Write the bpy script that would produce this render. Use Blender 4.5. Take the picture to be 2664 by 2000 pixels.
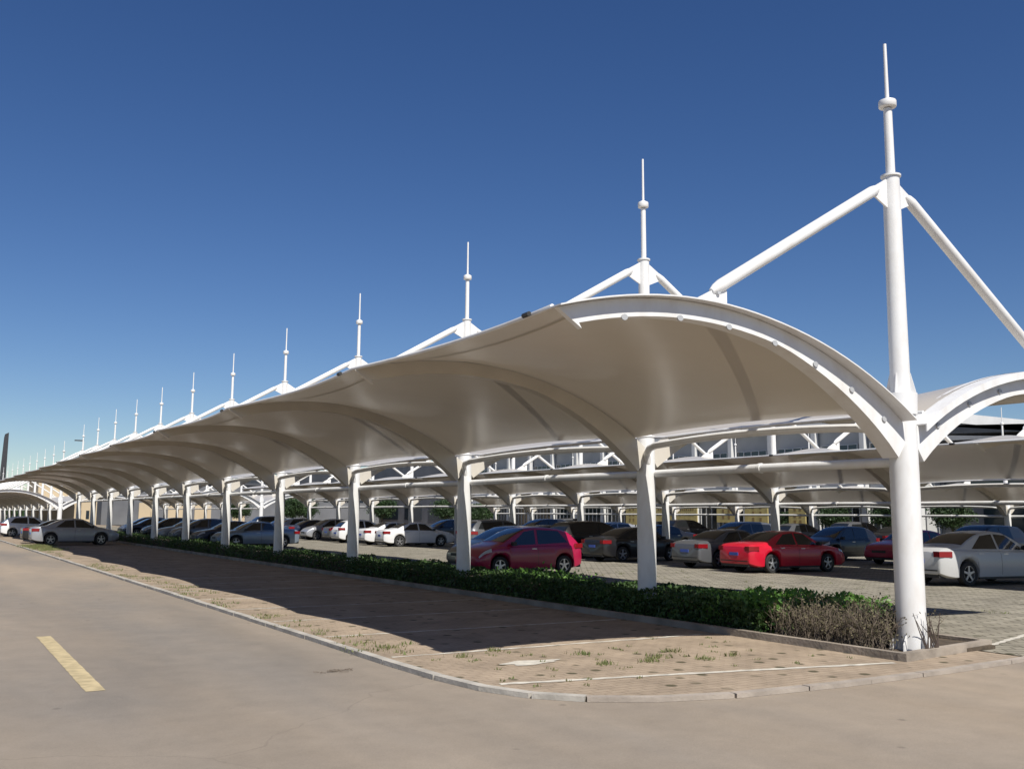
import bpy, bmesh, math, random
import numpy as np
from mathutils import Vector, Matrix
R = math.radians
random.seed(7)
rng = np.random.default_rng(7)
for o in list(bpy.data.objects): bpy.data.objects.remove(o)
S = bpy.context.scene
C = S.collection

# ------------------------------------------------------------------ camera
# world axes: +Y runs along the canopy rows away from the camera, +X away from the road, first column at the origin
cam_d = bpy.data.cameras.new('camera'); cam = bpy.data.objects.new('camera', cam_d); C.objects.link(cam)
cam_d.lens = 965.4 / 1024 * 36; cam_d.sensor_width = 36; cam_d.clip_end = 6000; cam_d.clip_start = .05
fw = Vector((.524, .841, .1340)).normalized(); rt = Vector((.848, -.530, .008)); rt = (rt - fw * rt.dot(fw)).normalized(); up = rt.cross(fw)
cam.matrix_world = Matrix(((rt.x, up.x, -fw.x, -12.55), (rt.y, up.y, -fw.y, -9.11), (rt.z, up.z, -fw.z, 1.95), (0, 0, 0, 1)))
S.camera = cam
# ------------------------------------------------------------------ light
SUN = Vector((-.48, -3.53, 4.25)).normalized()
EL = math.asin(SUN.z)
w = bpy.data.worlds.new('World'); S.world = w; w.use_nodes = True
nt = w.node_tree; bg = nt.nodes['Background']
sky = nt.nodes.new('ShaderNodeTexSky'); sky.sky_type = 'NISHITA'; sky.sun_disc = False
sky.sun_elevation = EL; sky.sun_rotation = math.atan2(SUN.x, SUN.y)
sky.air_density = 1.0; sky.dust_density = .15; sky.ozone_density = 3.2; sky.altitude = 800
bg.inputs[1].default_value = .067
hs = nt.nodes.new('ShaderNodeHueSaturation'); hs.inputs['Saturation'].default_value = 1.22; hs.inputs['Hue'].default_value = .511
nt.links.new(sky.outputs[0], hs.inputs['Color']); nt.links.new(hs.outputs[0], bg.inputs[0])
sl = bpy.data.lights.new('sun', 'SUN'); sl.energy = 5.0; sl.angle = R(.5); sl.color = (1, .955, .88)
so = bpy.data.objects.new('sun', sl); C.objects.link(so); so.rotation_euler = SUN.to_track_quat('Z', 'Y').to_euler()
S.view_settings.view_transform = 'Standard'; S.view_settings.look = 'None'; S.view_settings.exposure = .28; S.view_settings.gamma = 1
S.cycles.caustics_reflective = False; S.cycles.max_bounces = 7; S.cycles.diffuse_bounces = 2; S.cycles.glossy_bounces = 3; S.cycles.transmission_bounces = 3

# ------------------------------------------------------------------ materials
def lin(c):
    return tuple((v / 12.92 if v <= .04045 else ((v + .055) / 1.055) ** 2.4) for v in c)
def mat(name, col, rough=.5, metal=0, coat=0, spec=.5, var=0, vscale=3, bump=0, bscale=40, col2=None, trans=0):
    m = bpy.data.materials.new(name); m.use_nodes = True; n = m.node_tree; p = n.nodes['Principled BSDF']
    p.inputs['Base Color'].default_value = (*col, 1); p.inputs['Roughness'].default_value = rough
    p.inputs['Metallic'].default_value = metal; p.inputs['Coat Weight'].default_value = coat
    p.inputs['Specular IOR Level'].default_value = spec
    tc = n.nodes.new('ShaderNodeTexCoord')
    if var or col2:
        no = n.nodes.new('ShaderNodeTexNoise'); no.inputs['Scale'].default_value = vscale; no.inputs['Detail'].default_value = 6
        n.links.new(tc.outputs['Object'], no.inputs['Vector'])
        cr = n.nodes.new('ShaderNodeValToRGB'); c2 = col2 or tuple(v * (1 - var) for v in col)
        cr.color_ramp.elements[0].position = .35; cr.color_ramp.elements[1].position = .65
        cr.color_ramp.elements[0].color = (*c2, 1); cr.color_ramp.elements[1].color = (*col, 1)
        n.links.new(no.outputs[0], cr.inputs[0]); n.links.new(cr.outputs[0], p.inputs['Base Color'])
    if bump:
        nb = n.nodes.new('ShaderNodeTexNoise'); nb.inputs['Scale'].default_value = bscale; nb.inputs['Detail'].default_value = 4
        n.links.new(tc.outputs['Object'], nb.inputs['Vector'])
        b = n.nodes.new('ShaderNodeBump'); b.inputs['Strength'].default_value = bump; b.inputs['Distance'].default_value = .02
        n.links.new(nb.outputs[0], b.inputs['Height']); n.links.new(b.outputs[0], p.inputs['Normal'])
    if trans:
        t = n.nodes.new('ShaderNodeBsdfTranslucent'); t.inputs[0].default_value = (*col, 1)
        mx = n.nodes.new('ShaderNodeMixShader'); mx.inputs[0].default_value = trans
        n.links.new(p.outputs[0], mx.inputs[1]); n.links.new(t.outputs[0], mx.inputs[2])
        n.links.new(mx.outputs[0], n.nodes['Material Output'].inputs[0])
    return m
def N(m, t, **k):
    n = m.node_tree.nodes.new(t)
    for a, v in k.items():
        if a.startswith('i_'): n.inputs[a[2:].replace('_', ' ')].default_value = v
        else: setattr(n, a, v)
    return n
M = {}
M['steel'] = mat('white_painted_steel', (.72, .72, .71), .38, var=.07, vscale=2.5)
def weather(m, amt):
    n = m.node_tree; p = n.nodes['Principled BSDF']; tc = N(m, 'ShaderNodeTexCoord'); mp = N(m, 'ShaderNodeMapping'); mp.inputs['Scale'].default_value = (2, 2, 1)
    n.links.new(tc.outputs['Object'], mp.inputs[0]); no = N(m, 'ShaderNodeTexNoise', i_Scale=1.6, i_Detail=8.0, i_Roughness=.62); n.links.new(mp.outputs[0], no.inputs['Vector'])
    cr = N(m, 'ShaderNodeValToRGB'); cr.color_ramp.elements[0].position = .28; cr.color_ramp.elements[1].position = .55
    cr.color_ramp.elements[0].color = (.68 - amt, .66 - amt, .63 - amt, 1); cr.color_ramp.elements[1].color = (.73, .73, .72, 1)
    n.links.new(no.outputs[0], cr.inputs[0]); n.links.new(cr.outputs[0], p.inputs['Base Color'])
weather(M['steel'], .03)
M['arch'] = mat('shade_tinted_white_steel', (.60, .56, .49), .4, var=.08, vscale=2)  # white steel under the membranes, with shade and fabric tint put into the colour
M['galv_and_shadow'] = mat('grey_fitting_and_shadow', (.42, .43, .44), .5, .1)  # plain grey for fittings, and for the shadow discs on the end arches
M['black'] = mat('black_fitting', (.03, .03, .03), .5)
M['kerbp'] = mat('planter_kerb_stone', (.34, .29, .235), .9, var=.4, vscale=2.0, bump=.5, bscale=20)
M['kerbf'] = mat('flush_kerb_stone', (.36, .31, .26), .9, var=.25, vscale=2.5, bump=.4, bscale=25)
M['kerb'] = mat('kerb_stone', (.45, .42, .37), .85, var=.35, vscale=2.2, bump=.4, bscale=25)
M['paint_white'] = mat('worn_white_paint', (.62, .58, .50), .8, var=.3, vscale=6)
M['paint_yellow'] = mat('worn_yellow_paint', (.52, .42, .24), .85, var=.3, vscale=7)
M['soil'] = mat('soil', (.10, .075, .05), .95, var=.5, vscale=6, bump=.8, bscale=14)
M['glass'] = mat('tinted_glass', (.012, .014, .016), .06, spec=.7, coat=.3)
M['tyre'] = mat('tyre', (.02, .02, .02), .8)
M['rim'] = mat('alloy_rim', (.55, .55, .56), .3, .8)
M['redlight'] = mat('red_lens', (.22, .008, .012), .15, coat=.5)
M['headlight'] = mat('clear_lens', (.55, .56, .58), .12, coat=.6)
M['plate'] = mat('number_plate', (.05, .1, .4), .5)
M['trim'] = mat('black_trim', (.02, .02, .021), .55)
M['leaf'] = mat('hedge_leaf', (.065, .13, .03), .55, col2=(.03, .06, .018), vscale=4, trans=.25)
M['leaf_y'] = mat('sunlit_leaf', (.15, .30, .05), .5, col2=(.07, .17, .03), vscale=7, trans=.3)  # brighter hedge green with the sunlight put into the colour
M['twig'] = mat('dry_twig', (.17, .135, .10), .9, col2=(.08, .062, .048), vscale=9)
M['dryleaf'] = mat('dry_leaf', (.17, .15, .085), .9, col2=(.085, .075, .04), vscale=8, trans=.15)
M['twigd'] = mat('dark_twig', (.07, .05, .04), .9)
M['tree'] = mat('tree_leaf', (.045, .085, .025), .6, col2=(.02, .045, .014), vscale=.8, trans=.2)
M['bark'] = mat('bark', (.10, .075, .055), .9, bump=.5, bscale=10)
M['grass'] = mat('grass_blade', (.13, .17, .05), .7, col2=(.2, .19, .08), vscale=2, trans=.2)

# fabric: cream coated membrane, a little gloss, lets some light through
m = mat('coated_fabric', (.57, .52, .44), .34, spec=.5, var=.05, vscale=.7, trans=.0)
n = m.node_tree; p = n.nodes['Principled BSDF']
tr = N(m, 'ShaderNodeBsdfTranslucent'); tr.inputs[0].default_value = (.5, .42, .32, 1)
mx = N(m, 'ShaderNodeMixShader'); mx.inputs[0].default_value = .06
n.links.new(p.outputs[0], mx.inputs[1]); n.links.new(tr.outputs[0], mx.inputs[2]); n.links.new(mx.outputs[0], n.nodes['Material Output'].inputs[0])
tc = N(m, 'ShaderNodeTexCoord'); wv = N(m, 'ShaderNodeTexNoise', i_Scale=.9, i_Detail=2.0)
bp = N(m, 'ShaderNodeBump', i_Strength=.35, i_Distance=.05)
n.links.new(tc.outputs['Object'], wv.inputs['Vector']); n.links.new(wv.outputs[0], bp.inputs['Height']); n.links.new(bp.outputs[0], p.inputs['Normal'])
p.inputs['Coat Weight'].default_value = .35; p.inputs['Coat Roughness'].default_value = .22
M['fabric'] = m

def concrete():
    m = bpy.data.materials.new('road_concrete'); m.use_nodes = True; n = m.node_tree; p = n.nodes['Principled BSDF']; L = n.links.new
    tc = N(m, 'ShaderNodeTexCoord')
    big = N(m, 'ShaderNodeTexNoise', i_Scale=.16, i_Detail=5.0, i_Roughness=.6)
    mp = N(m, 'ShaderNodeMapping'); mp.inputs['Scale'].default_value = (1, .35, 1); mp.inputs['Rotation'].default_value = (0, 0, R(35))
    L(tc.outputs['Object'], mp.inputs[0]); L(mp.outputs[0], big.inputs['Vector'])
    cr = N(m, 'ShaderNodeValToRGB'); cr.color_ramp.elements[0].position = .36; cr.color_ramp.elements[1].position = .62
    cr.color_ramp.elements[0].color = (.215, .190, .162, 1); cr.color_ramp.elements[1].color = (.325, .265, .200, 1)
    L(big.outputs[0], cr.inputs[0])
    fine = N(m, 'ShaderNodeTexNoise', i_Scale=55.0, i_Detail=5.0, i_Roughness=.7); L(tc.outputs['Object'], fine.inputs['Vector'])
    mid = N(m, 'ShaderNodeTexNoise', i_Scale=2.3, i_Detail=8.0, i_Roughness=.65); L(tc.outputs['Object'], mid.inputs['Vector'])
    ad = N(m, 'ShaderNodeMath', operation='ADD'); L(fine.outputs[0], ad.inputs[0]); L(mid.outputs[0], ad.inputs[1])
    mr = N(m, 'ShaderNodeMapRange'); mr.inputs[1].default_value = .6; mr.inputs[2].default_value = 1.4; mr.inputs[3].default_value = .84; mr.inputs[4].default_value = 1.14
    L(ad.outputs[0], mr.inputs[0])
    mu = N(m, 'ShaderNodeMix', data_type='RGBA', blend_type='MULTIPLY'); mu.inputs[0].default_value = 1
    L(cr.outputs[0], mu.inputs[6]); L(mr.outputs[0], mu.inputs[7])
    mt = N(m, 'ShaderNodeMapping'); mt.inputs['Scale'].default_value = (.55, .02, 1); L(tc.outputs['Object'], mt.inputs[0])
    tn = N(m, 'ShaderNodeTexNoise', i_Scale=1.0, i_Detail=3.0); L(mt.outputs[0], tn.inputs['Vector'])
    tm = N(m, 'ShaderNodeMapRange'); tm.inputs[1].default_value = .38; tm.inputs[2].default_value = .55; tm.inputs[3].default_value = .88; tm.inputs[4].default_value = 1.0; L(tn.outputs[0], tm.inputs[0])
    sp = N(m, 'ShaderNodeTexVoronoi', feature='F1', i_Scale=1.3, i_Randomness=1.0); L(tc.outputs['Object'], sp.inputs['Vector'])
    sm = N(m, 'ShaderNodeMapRange'); sm.inputs[1].default_value = .02; sm.inputs[2].default_value = .075; sm.inputs[3].default_value = .62; sm.inputs[4].default_value = 1.0; L(sp.outputs[0], sm.inputs[0])
    gr = N(m, 'ShaderNodeTexNoise', i_Scale=160.0, i_Detail=3.0, i_Roughness=.8); L(tc.outputs['Object'], gr.inputs['Vector'])
    gm = N(m, 'ShaderNodeMapRange'); gm.inputs[1].default_value = .35; gm.inputs[2].default_value = .65; gm.inputs[3].default_value = .82; gm.inputs[4].default_value = 1.16; L(gr.outputs[0], gm.inputs[0])
    k1 = N(m, 'ShaderNodeMath', operation='MULTIPLY'); L(tm.outputs[0], k1.inputs[0]); L(sm.outputs[0], k1.inputs[1])
    k2 = N(m, 'ShaderNodeMath', operation='MULTIPLY'); L(k1.outputs[0], k2.inputs[0]); L(gm.outputs[0], k2.inputs[1])
    m0 = N(m, 'ShaderNodeMix', data_type='RGBA', blend_type='MULTIPLY'); m0.inputs[0].default_value = 1; L(mu.outputs[2], m0.inputs[6]); L(k2.outputs[0], m0.inputs[7]); mu = m0
    # hairline cracks
    vd = N(m, 'ShaderNodeTexNoise', i_Scale=.8, i_Detail=6.0); L(tc.outputs['Object'], vd.inputs['Vector'])
    va = N(m, 'ShaderNodeVectorMath', operation='MULTIPLY_ADD'); va.inputs[1].default_value = (.9, .9, 0); L(vd.outputs[1], va.inputs[0]); L(tc.outputs['Object'], va.inputs[2])
    vo = N(m, 'ShaderNodeTexVoronoi', feature='DISTANCE_TO_EDGE', i_Scale=.09); L(va.outputs[0], vo.inputs['Vector'])
    ck = N(m, 'ShaderNodeMapRange'); ck.inputs[1].default_value = 0.0; ck.inputs[2].default_value = .0012; ck.inputs[3].default_value = .85; ck.inputs[4].default_value = 1
    L(vo.outputs[0], ck.inputs[0])
    m2 = N(m, 'ShaderNodeMix', data_type='RGBA', blend_type='MULTIPLY'); m2.inputs[0].default_value = 1
    L(mu.outputs[2], m2.inputs[6]); L(ck.outputs[0], m2.inputs[7]); L(m2.outputs[2], p.inputs['Base Color'])
    # scattered dark oil specks
    b = N(m, 'ShaderNodeBump', i_Strength=.35, i_Distance=.01); L(fine.outputs[0], b.inputs['Height']); L(b.outputs[0], p.inputs['Normal'])
    p.inputs['Roughness'].default_value = .88; p.inputs['Specular IOR Level'].default_value = .25
    return m
M['concrete'] = concrete()

def bricks(name, c1, c2, cm, rot, moss, bw=.24):
    m = bpy.data.materials.new(name); m.use_nodes = True; n = m.node_tree; p = n.nodes['Principled BSDF']; L = n.links.new
    tc = N(m, 'ShaderNodeTexCoord'); mp = N(m, 'ShaderNodeMapping'); mp.inputs['Rotation'].default_value = (0, 0, R(rot)); L(tc.outputs['Object'], mp.inputs[0])
    br = N(m, 'ShaderNodeTexBrick', i_Scale=1.0, i_Mortar_Size=.009 * bw / .24, i_Mortar_Smooth=.2, i_Bias=.0, i_Brick_Width=bw, i_Row_Height=bw / 2)
    br.inputs['Color1'].default_value = (*c1, 1); br.inputs['Color2'].default_value = (*c2, 1); br.inputs['Mortar'].default_value = (*cm, 1)
    L(mp.outputs[0], br.inputs['Vector'])
    no = N(m, 'ShaderNodeTexNoise', i_Scale=1.1, i_Detail=7.0, i_Roughness=.65); L(tc.outputs['Object'], no.inputs['Vector'])
    mr = N(m, 'ShaderNodeMapRange'); mr.inputs[1].default_value = .3; mr.inputs[2].default_value = .7; mr.inputs[3].default_value = .70; mr.inputs[4].default_value = 1.22
    L(no.outputs[0], mr.inputs[0])
    mu = N(m, 'ShaderNodeMix', data_type='RGBA', blend_type='MULTIPLY'); mu.inputs[0].default_value = 1
    L(br.outputs[0], mu.inputs[6]); L(mr.outputs[0], mu.inputs[7])
    # planting holes of the turf blocks: a regular grid, partly grown with moss
    v = N(m, 'ShaderNodeTexVoronoi', feature='F1', i_Scale=2.2, i_Randomness=.35); L(mp.outputs[0], v.inputs['Vector'])
    h = N(m, 'ShaderNodeMapRange'); h.inputs[1].default_value = .12; h.inputs[2].default_value = .19; h.inputs[3].default_value = 1; h.inputs[4].default_value = 0
    L(v.outputs[0], h.inputs[0])
    n2 = N(m, 'ShaderNodeTexNoise', i_Scale=.9, i_Detail=3.0); L(tc.outputs['Object'], n2.inputs['Vector'])
    h2 = N(m, 'ShaderNodeMapRange'); h2.inputs[1].default_value = .42; h2.inputs[2].default_value = .52; L(n2.outputs[0], h2.inputs[0])
    hh = N(m, 'ShaderNodeMath', operation='MULTIPLY'); L(h.outputs[0], hh.inputs[0]); L(h2.outputs[0], hh.inputs[1])
    m2 = N(m, 'ShaderNodeMix', data_type='RGBA'); L(hh.outputs[0], m2.inputs[0]); L(mu.outputs[2], m2.inputs[6]); m2.inputs[7].default_value = (*moss, 1)
    L(m2.outputs[2], p.inputs['Base Color'])
    b = N(m, 'ShaderNodeBump', i_Strength=.6, i_Distance=.012)
    sb = N(m, 'ShaderNodeMath', operation='SUBTRACT'); sb.inputs[0].default_value = 1
    ms = N(m, 'ShaderNodeMath', operation='MAXIMUM'); L(br.outputs[1], ms.inputs[0]); L(hh.outputs[0], ms.inputs[1]); L(ms.outputs[0], sb.inputs[1])
    L(sb.outputs[0], b.inputs['Height']); L(b.outputs[0], p.inputs['Normal'])
    p.inputs['Roughness'].default_value = .9; p.inputs['Specular IOR Level'].default_value = .2
    return m
M['brick'] = bricks('bay_paving', (.34, .27, .20), (.315, .25, .185), (.25, .195, .14), 0, (.085, .075, .045))
M['brick2'] = bricks('aisle_paving', (.30, .275, .22), (.235, .215, .17), (.10, .088, .065), 35, (.07, .07, .04), .44)

# ------------------------------------------------------------------ mesh helpers
class MB:
    def __init__(s): s.v = []; s.f = []
    def add(s, vs, fs):
        k = len(s.v); s.v += [tuple(a) for a in vs]; s.f += [tuple(i + k for i in f) for f in fs]; return s
    def box(s, x0, x1, y0, y1, z0, z1):
        return s.add([(x, y, z) for z in (z0, z1) for y in (y0, y1) for x in (x0, x1)],
                     [(0, 2, 3, 1), (4, 5, 7, 6), (0, 1, 5, 4), (2, 6, 7, 3), (0, 4, 6, 2), (1, 3, 7, 5)])
    def tube(s, pts, rad, n=12, cap=True):
        pts = [Vector(p) for p in pts]; m = len(pts)
        if not hasattr(rad, '__len__'): rad = [rad] * m
        vs = []; u = None
        for i, p in enumerate(pts):
            t = (pts[min(i + 1, m - 1)] - pts[max(i - 1, 0)]).normalized()
            if u is None:
                u = t.orthogonal().normalized()
            u = (u - t * u.dot(t)).normalized(); v = t.cross(u)
            for k in range(n):
                a = 2 * math.pi * k / n; vs.append(p + (u * math.cos(a) + v * math.sin(a)) * rad[i])
        fs = [(i * n + k, i * n + (k + 1) % n, (i + 1) * n + (k + 1) % n, (i + 1) * n + k) for i in range(m - 1) for k in range(n)]
        if cap: fs += [tuple(range(n))[::-1], tuple(range((m - 1) * n, m * n))]
        return s.add(vs, fs)
    def lathe(s, prof, n=24, c=(0, 0)):
        vs = [(c[0] + r * math.cos(2 * math.pi * k / n), c[1] + r * math.sin(2 * math.pi * k / n), z) for r, z in prof for k in range(n)]
        m = len(prof)
        fs = [(i * n + k, i * n + (k + 1) % n, (i + 1) * n + (k + 1) % n, (i + 1) * n + k) for i in range(m - 1) for k in range(n)]
        fs += [tuple(range(n))[::-1], tuple(range((m - 1) * n, m * n))]
        return s.add(vs, fs)
    def prism(s, poly, axis, a, b):
        """poly in the two other axes, extruded between a and b along axis"""
        def P(p, t): return {'x': (t, p[0], p[1]), 'y': (p[0], t, p[1]), 'z': (p[0], p[1], t)}[axis]
        n = len(poly); vs = [P(p, a) for p in poly] + [P(p, b) for p in poly]
        return s.add(vs, [tuple(range(n))[::-1], tuple(range(n, 2 * n))] + [(k, (k + 1) % n, n + (k + 1) % n, n + k) for k in range(n)])
    def mesh(s, name, m, smooth=True):
        me = bpy.data.meshes.new(name); me.from_pydata(s.v, [], s.f)
        bm = bmesh.new(); bm.from_mesh(me); bmesh.ops.recalc_face_normals(bm, faces=bm.faces); bm.to_mesh(me); bm.free()
        me.materials.append(m)
        if smooth:
            me.shade_smooth(); me.set_sharp_from_angle(angle=R(35))
        return me
def obj(name, mb, m, parent=None, smooth=True):
    me = mb.mesh(name, m, smooth) if isinstance(mb, MB) else mb
    o = bpy.data.objects.new(name, me); C.objects.link(o)
    if parent: o.parent = parent
    return o
def tag(o, label, cat, group=None, kind=None):
    if label: o['label'] = label
    if cat: o['category'] = cat
    if group: o['group'] = group
    if kind: o['kind'] = kind
    return o
def empty(name, loc=(0, 0, 0), rz=0):
    o = bpy.data.objects.new(name, None); C.objects.link(o); o.location = loc; o.rotation_euler = (0, 0, rz); o.empty_display_size = .3; return o
def struct(name, mb, m, smooth=False):
    o = obj(name, mb, m, smooth=smooth); o['kind'] = 'structure'; return o
def copy_tree(o, parent=None):
    c = o.copy(); C.objects.link(c)
    if parent: c.parent = parent
    for ch in o.children: copy_tree(ch, c)
    return c
def quads_obj(name, V, m, parent=None):
    """V: (n,4,3) array of quads"""
    n = len(V); me = bpy.data.meshes.new(name); me.vertices.add(n * 4); me.vertices.foreach_set('co', V.reshape(-1).astype(np.float32))
    me.loops.add(n * 4); me.loops.foreach_set('vertex_index', np.arange(n * 4, dtype=np.int32))
    me.polygons.add(n); me.polygons.foreach_set('loop_start', np.arange(0, n * 4, 4, dtype=np.int32))
    me.update(); me.validate(); me.materials.append(m)
    o = bpy.data.objects.new(name, me); C.objects.link(o)
    if parent: o.parent = parent
    return o
def leafquads(P, size, asp=.55, updir=0):
    n = len(P); a = rng.normal(size=(n, 3)); a[:, 2] += updir; a /= np.linalg.norm(a, axis=1)[:, None]
    b = rng.normal(size=(n, 3)); b -= a * (a * b).sum(1)[:, None]; b /= np.linalg.norm(b, axis=1)[:, None]
    s = (size * rng.uniform(.6, 1.3, n))[:, None]
    return np.stack([P - a * s, P - b * s * asp, P + a * s, P + b * s * asp], 1)

# ------------------------------------------------------------------ ground
struct('ground', MB().box(-2500, 2500, -1500, 3500, -1.2, -.08), mat('far_ground', (.22, .19, .15), .95, var=.3, vscale=.05))
struct('road', MB().box(-70, 120, -70, 260, -.078, -.03), M['concrete'])
KX = -6.9
kp = [(-6.9, 96), (-6.9, 60), (-6.9, 30), (-6.9, 12), (-6.92, 4.5), (-6.93, 3), (-6.9, 1.6), (-6.8, .7), (-6.55, .05), (-6.15, -.4), (-5.5, -.78), (-4.6, -1.03), (-3, -1.16), (-1, -1.16), (1.1, -1.05), (4, -.62), (8, -.1), (14, .5), (30, 1.5)]
def strip(path, w, z0, z1, off=0):
    mb = MB(); L = []; Rr = []
    for i, p in enumerate(path):
        a = Vector(path[max(i - 1, 0)]); b = Vector(path[min(i + 1, len(path) - 1)]); t = (b - a).normalized(); nn = Vector((-t.y, t.x)); q = Vector(p)
        L.append(q + nn * (off - w / 2)); Rr.append(q + nn * (off + w / 2))
    n = len(path); vs = [(p.x, p.y, z0) for p in L] + [(p.x, p.y, z1) for p in L] + [(p.x, p.y, z1) for p in Rr] + [(p.x, p.y, z0) for p in Rr]
    fs = [(r * n + i, r * n + i + 1, (r + 1) * n + i + 1, (r + 1) * n + i) for r in range(3) for i in range(n - 1)]
    fs += [(0, n, 2 * n, 3 * n), (n - 1, 4 * n - 1, 3 * n - 1, 2 * n - 1)]
    return mb.add(vs, fs)
def dense(path, step):
    out = [path[0]]
    for a, b in zip(path, path[1:]):
        L = math.dist(a, b); k = max(1, int(L / step))
        for i in range(1, k + 1): out.append((a[0] + (b[0] - a[0]) * i / k, a[1] + (b[1] - a[1]) * i / k))
    return out
kpd = dense(kp, .5)
kpw = [(x + random.uniform(-.008, .008), y + random.uniform(-.008, .008)) for x, y in kpd]
ks = max(i for i, q in enumerate(kpd) if q[0] < -6.12 and q[1] < 0)
def stones(path, w, z0, z1, jz):
    mb = MB(); i = 0
    while i < len(path) - 1:
        seg = [Vector(q) for q in path[i:i + 3]]
        if len(seg) > 1:
            seg[0] = seg[0].lerp(seg[1], .012); seg[-1] = seg[-1].lerp(seg[-2], .012); z = z1 + random.uniform(-jz, jz); dx = random.uniform(-.006, .006)
            q = strip([(p.x + dx, p.y) for p in seg], w, z0, z); mb.add(q.v, q.f)
        i += 2
    return mb
struct('road_kerb', stones(kpd[:ks + 1], .13, -.028, .030, .004), M['kerb'])
struct('flush_kerb', stones(kpd[ks:], .13, -.0275, .023, .002), M['kerbf'])
# bay paving between road kerb and hedge, and on round the near end
poly = [(x, y) for x, y in kp if x <= 1.2]
mb = MB()
mb.add([(x, y, .016) for x, y in poly] + [(1.2, 96, .016)], [tuple(range(len(poly) + 1))])
struct('bay_paving', mb, M['brick'])
mb = MB(); tail = [(x, y) for x, y in kp if x >= 1.1]
mb.add([(1.2, 96, .012), (1.2, -1.04, .012)] + [(x, y, .012) for x, y in tail[1:]] + [(70, 3, .012), (70, 130, .012), (1.2, 130, .012)], [tuple(range(5 + len(tail) - 1 ))])
struct('aisle_paving', mb, M['brick2'])
# painted markings
def ribbon(name, path, w, z, m, jit=.02):
    path = dense(path, .12); mb = MB(); vs = []
    for i, p in enumerate(path):
        a = Vector(path[max(i - 1, 0)]); b = Vector(path[min(i + 1, len(path) - 1)]); t = (b - a).normalized(); nn = Vector((-t.y, t.x)); q = Vector(p)
        for s in (-1, 1):
            e = q + nn * s * (w / 2 + random.uniform(-jit, jit)); vs.append((e.x, e.y, z))
    n = len(path); mb.add(vs, [(2 * i, 2 * i + 1, 2 * i + 3, 2 * i + 2) for i in range(n - 1)])
    return struct(name, mb, m)
ribbon('bay_line', [(-6.56, .72), (-3.94, .18), (-1.05, -.47)], .10, .021, M['paint_white'])
ribbon('bay_line', [(1.72, -.06), (3.6, .45), (7.5, 1.4)], .10, .018, M['paint_white'])
for k, yy in enumerate((3.25, 5.75, 8.25, 10.75, 13.3, 15.8, 18.3, 20.8)):
    ribbon('bay_line', [(-6.75, yy), (-1.0, yy - .1)], .07, .020, M['paint_white'], .025)
for y0, y1 in ((2.78, 8.27), (17.4, 22.9), (32, 37.5), (46.6, 52)):
    ribbon('road_dash', [(-10.58, y0), (-10.50, y1)], .21, -.026, M['paint_yellow'], .004)
# pale lime stain on the paving and litter
mb = MB(); pts = [(-5.32 + .42 * math.cos(a) * (1 + .25 * math.sin(5 * a)), 1.93 + .17 * math.sin(a) * (1 + .3 * math.cos(3 * a)), .0225) for a in [i * math.pi / 14 for i in range(28)]]
mb.add(pts, [tuple(range(28))]); struct('lime_stain', mb, M['paint_white'])
# ------------------------------------------------------------------ planter kerb with hedge
def planter(name, x0, x1, y0, y1, skew=0):
    mb = MB(); hb = .125
    poly_o = [(x0, y1), (x0, y0), (x1, y0 + skew), (x1, y1)]
    mb.add(strip(dense([(x0, y1), (x0, y0 + .003)], 1.0), .12, .0, hb).v, strip(dense([(x0, y1), (x0, y0 + .003)], 1.0), .12, .0, hb).f)
    q = strip([(x0 - .06, y0), (x1, y0 + skew)], .13, .0, hb + .003); mb.add(q.v, q.f)
    q = strip(dense([(x1, y0 + skew + .06), (x1, y1)], 1.0), .12, .0, hb); mb.add(q.v, q.f)
    return struct(name, mb, M['kerbp'])
planter('planter_kerb', -.78, 1.62, -.44, 82, .30)
struct('planting_soil', MB().box(-.72, 1.56, -.30, 82, .017, .07), M['soil'])
def hedge(x0, x1, spans, h, dens, m, size, label, cat='hedge', mat_under=None):
    Ps = []
    for y0, y1, d in spans:
        n = int((y1 - y0) * dens * d); P = rng.uniform(size=(n, 3))
        sf = rng.integers(0, 4, n)  # 0 top,1 near side,2 far side,3 volume
        P[:, 0] = x0 + (x1 - x0) * P[:, 0]; P[:, 1] = y0 + (y1 - y0) * P[:, 1]; P[:, 2] = .08 + (h - .08) * P[:, 2]
        P[sf == 0, 2] = h - np.abs(rng.normal(0, .05, (sf == 0).sum()))
        P[sf == 1, 0] = x0 + np.abs(rng.normal(0, .06, (sf == 1).sum()))
        P[sf == 2, 0] = x1 - np.abs(rng.normal(0, .06, (sf == 2).sum()))
        P[:, 2] *= 1 + .16 * np.sin(P[:, 1] * 1.9 + 1) * np.sin(P[:, 1] * .73 + P[:, 0] * 2) + .06 * np.sin(P[:, 1] * 7.1)
        P[:, 0] += .06 * np.sin(P[:, 1] * 2.3)
        Ps.append(P)
    P = np.concatenate(Ps)
    o = quads_obj('leaves', leafquads(P, size), m)
    return o, P
hd = empty('clipped_hedge', (0, 2.5, 0)); tag(hd, 'low dark green clipped hedge in the kerbed bed between the columns of the roadside canopy', 'hedge')
o, P = hedge(-.62, 1.1, [(2.3, 9, 1.6), (9, 20, .9), (20, 45, .4), (45, 81, .2)], .52, 1700, M['leaf'], .042, ''); o.name = 'leaves'
for ob_ in (o,): ob_.parent = hd; ob_.location = (0, -2.5, 0)
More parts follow.
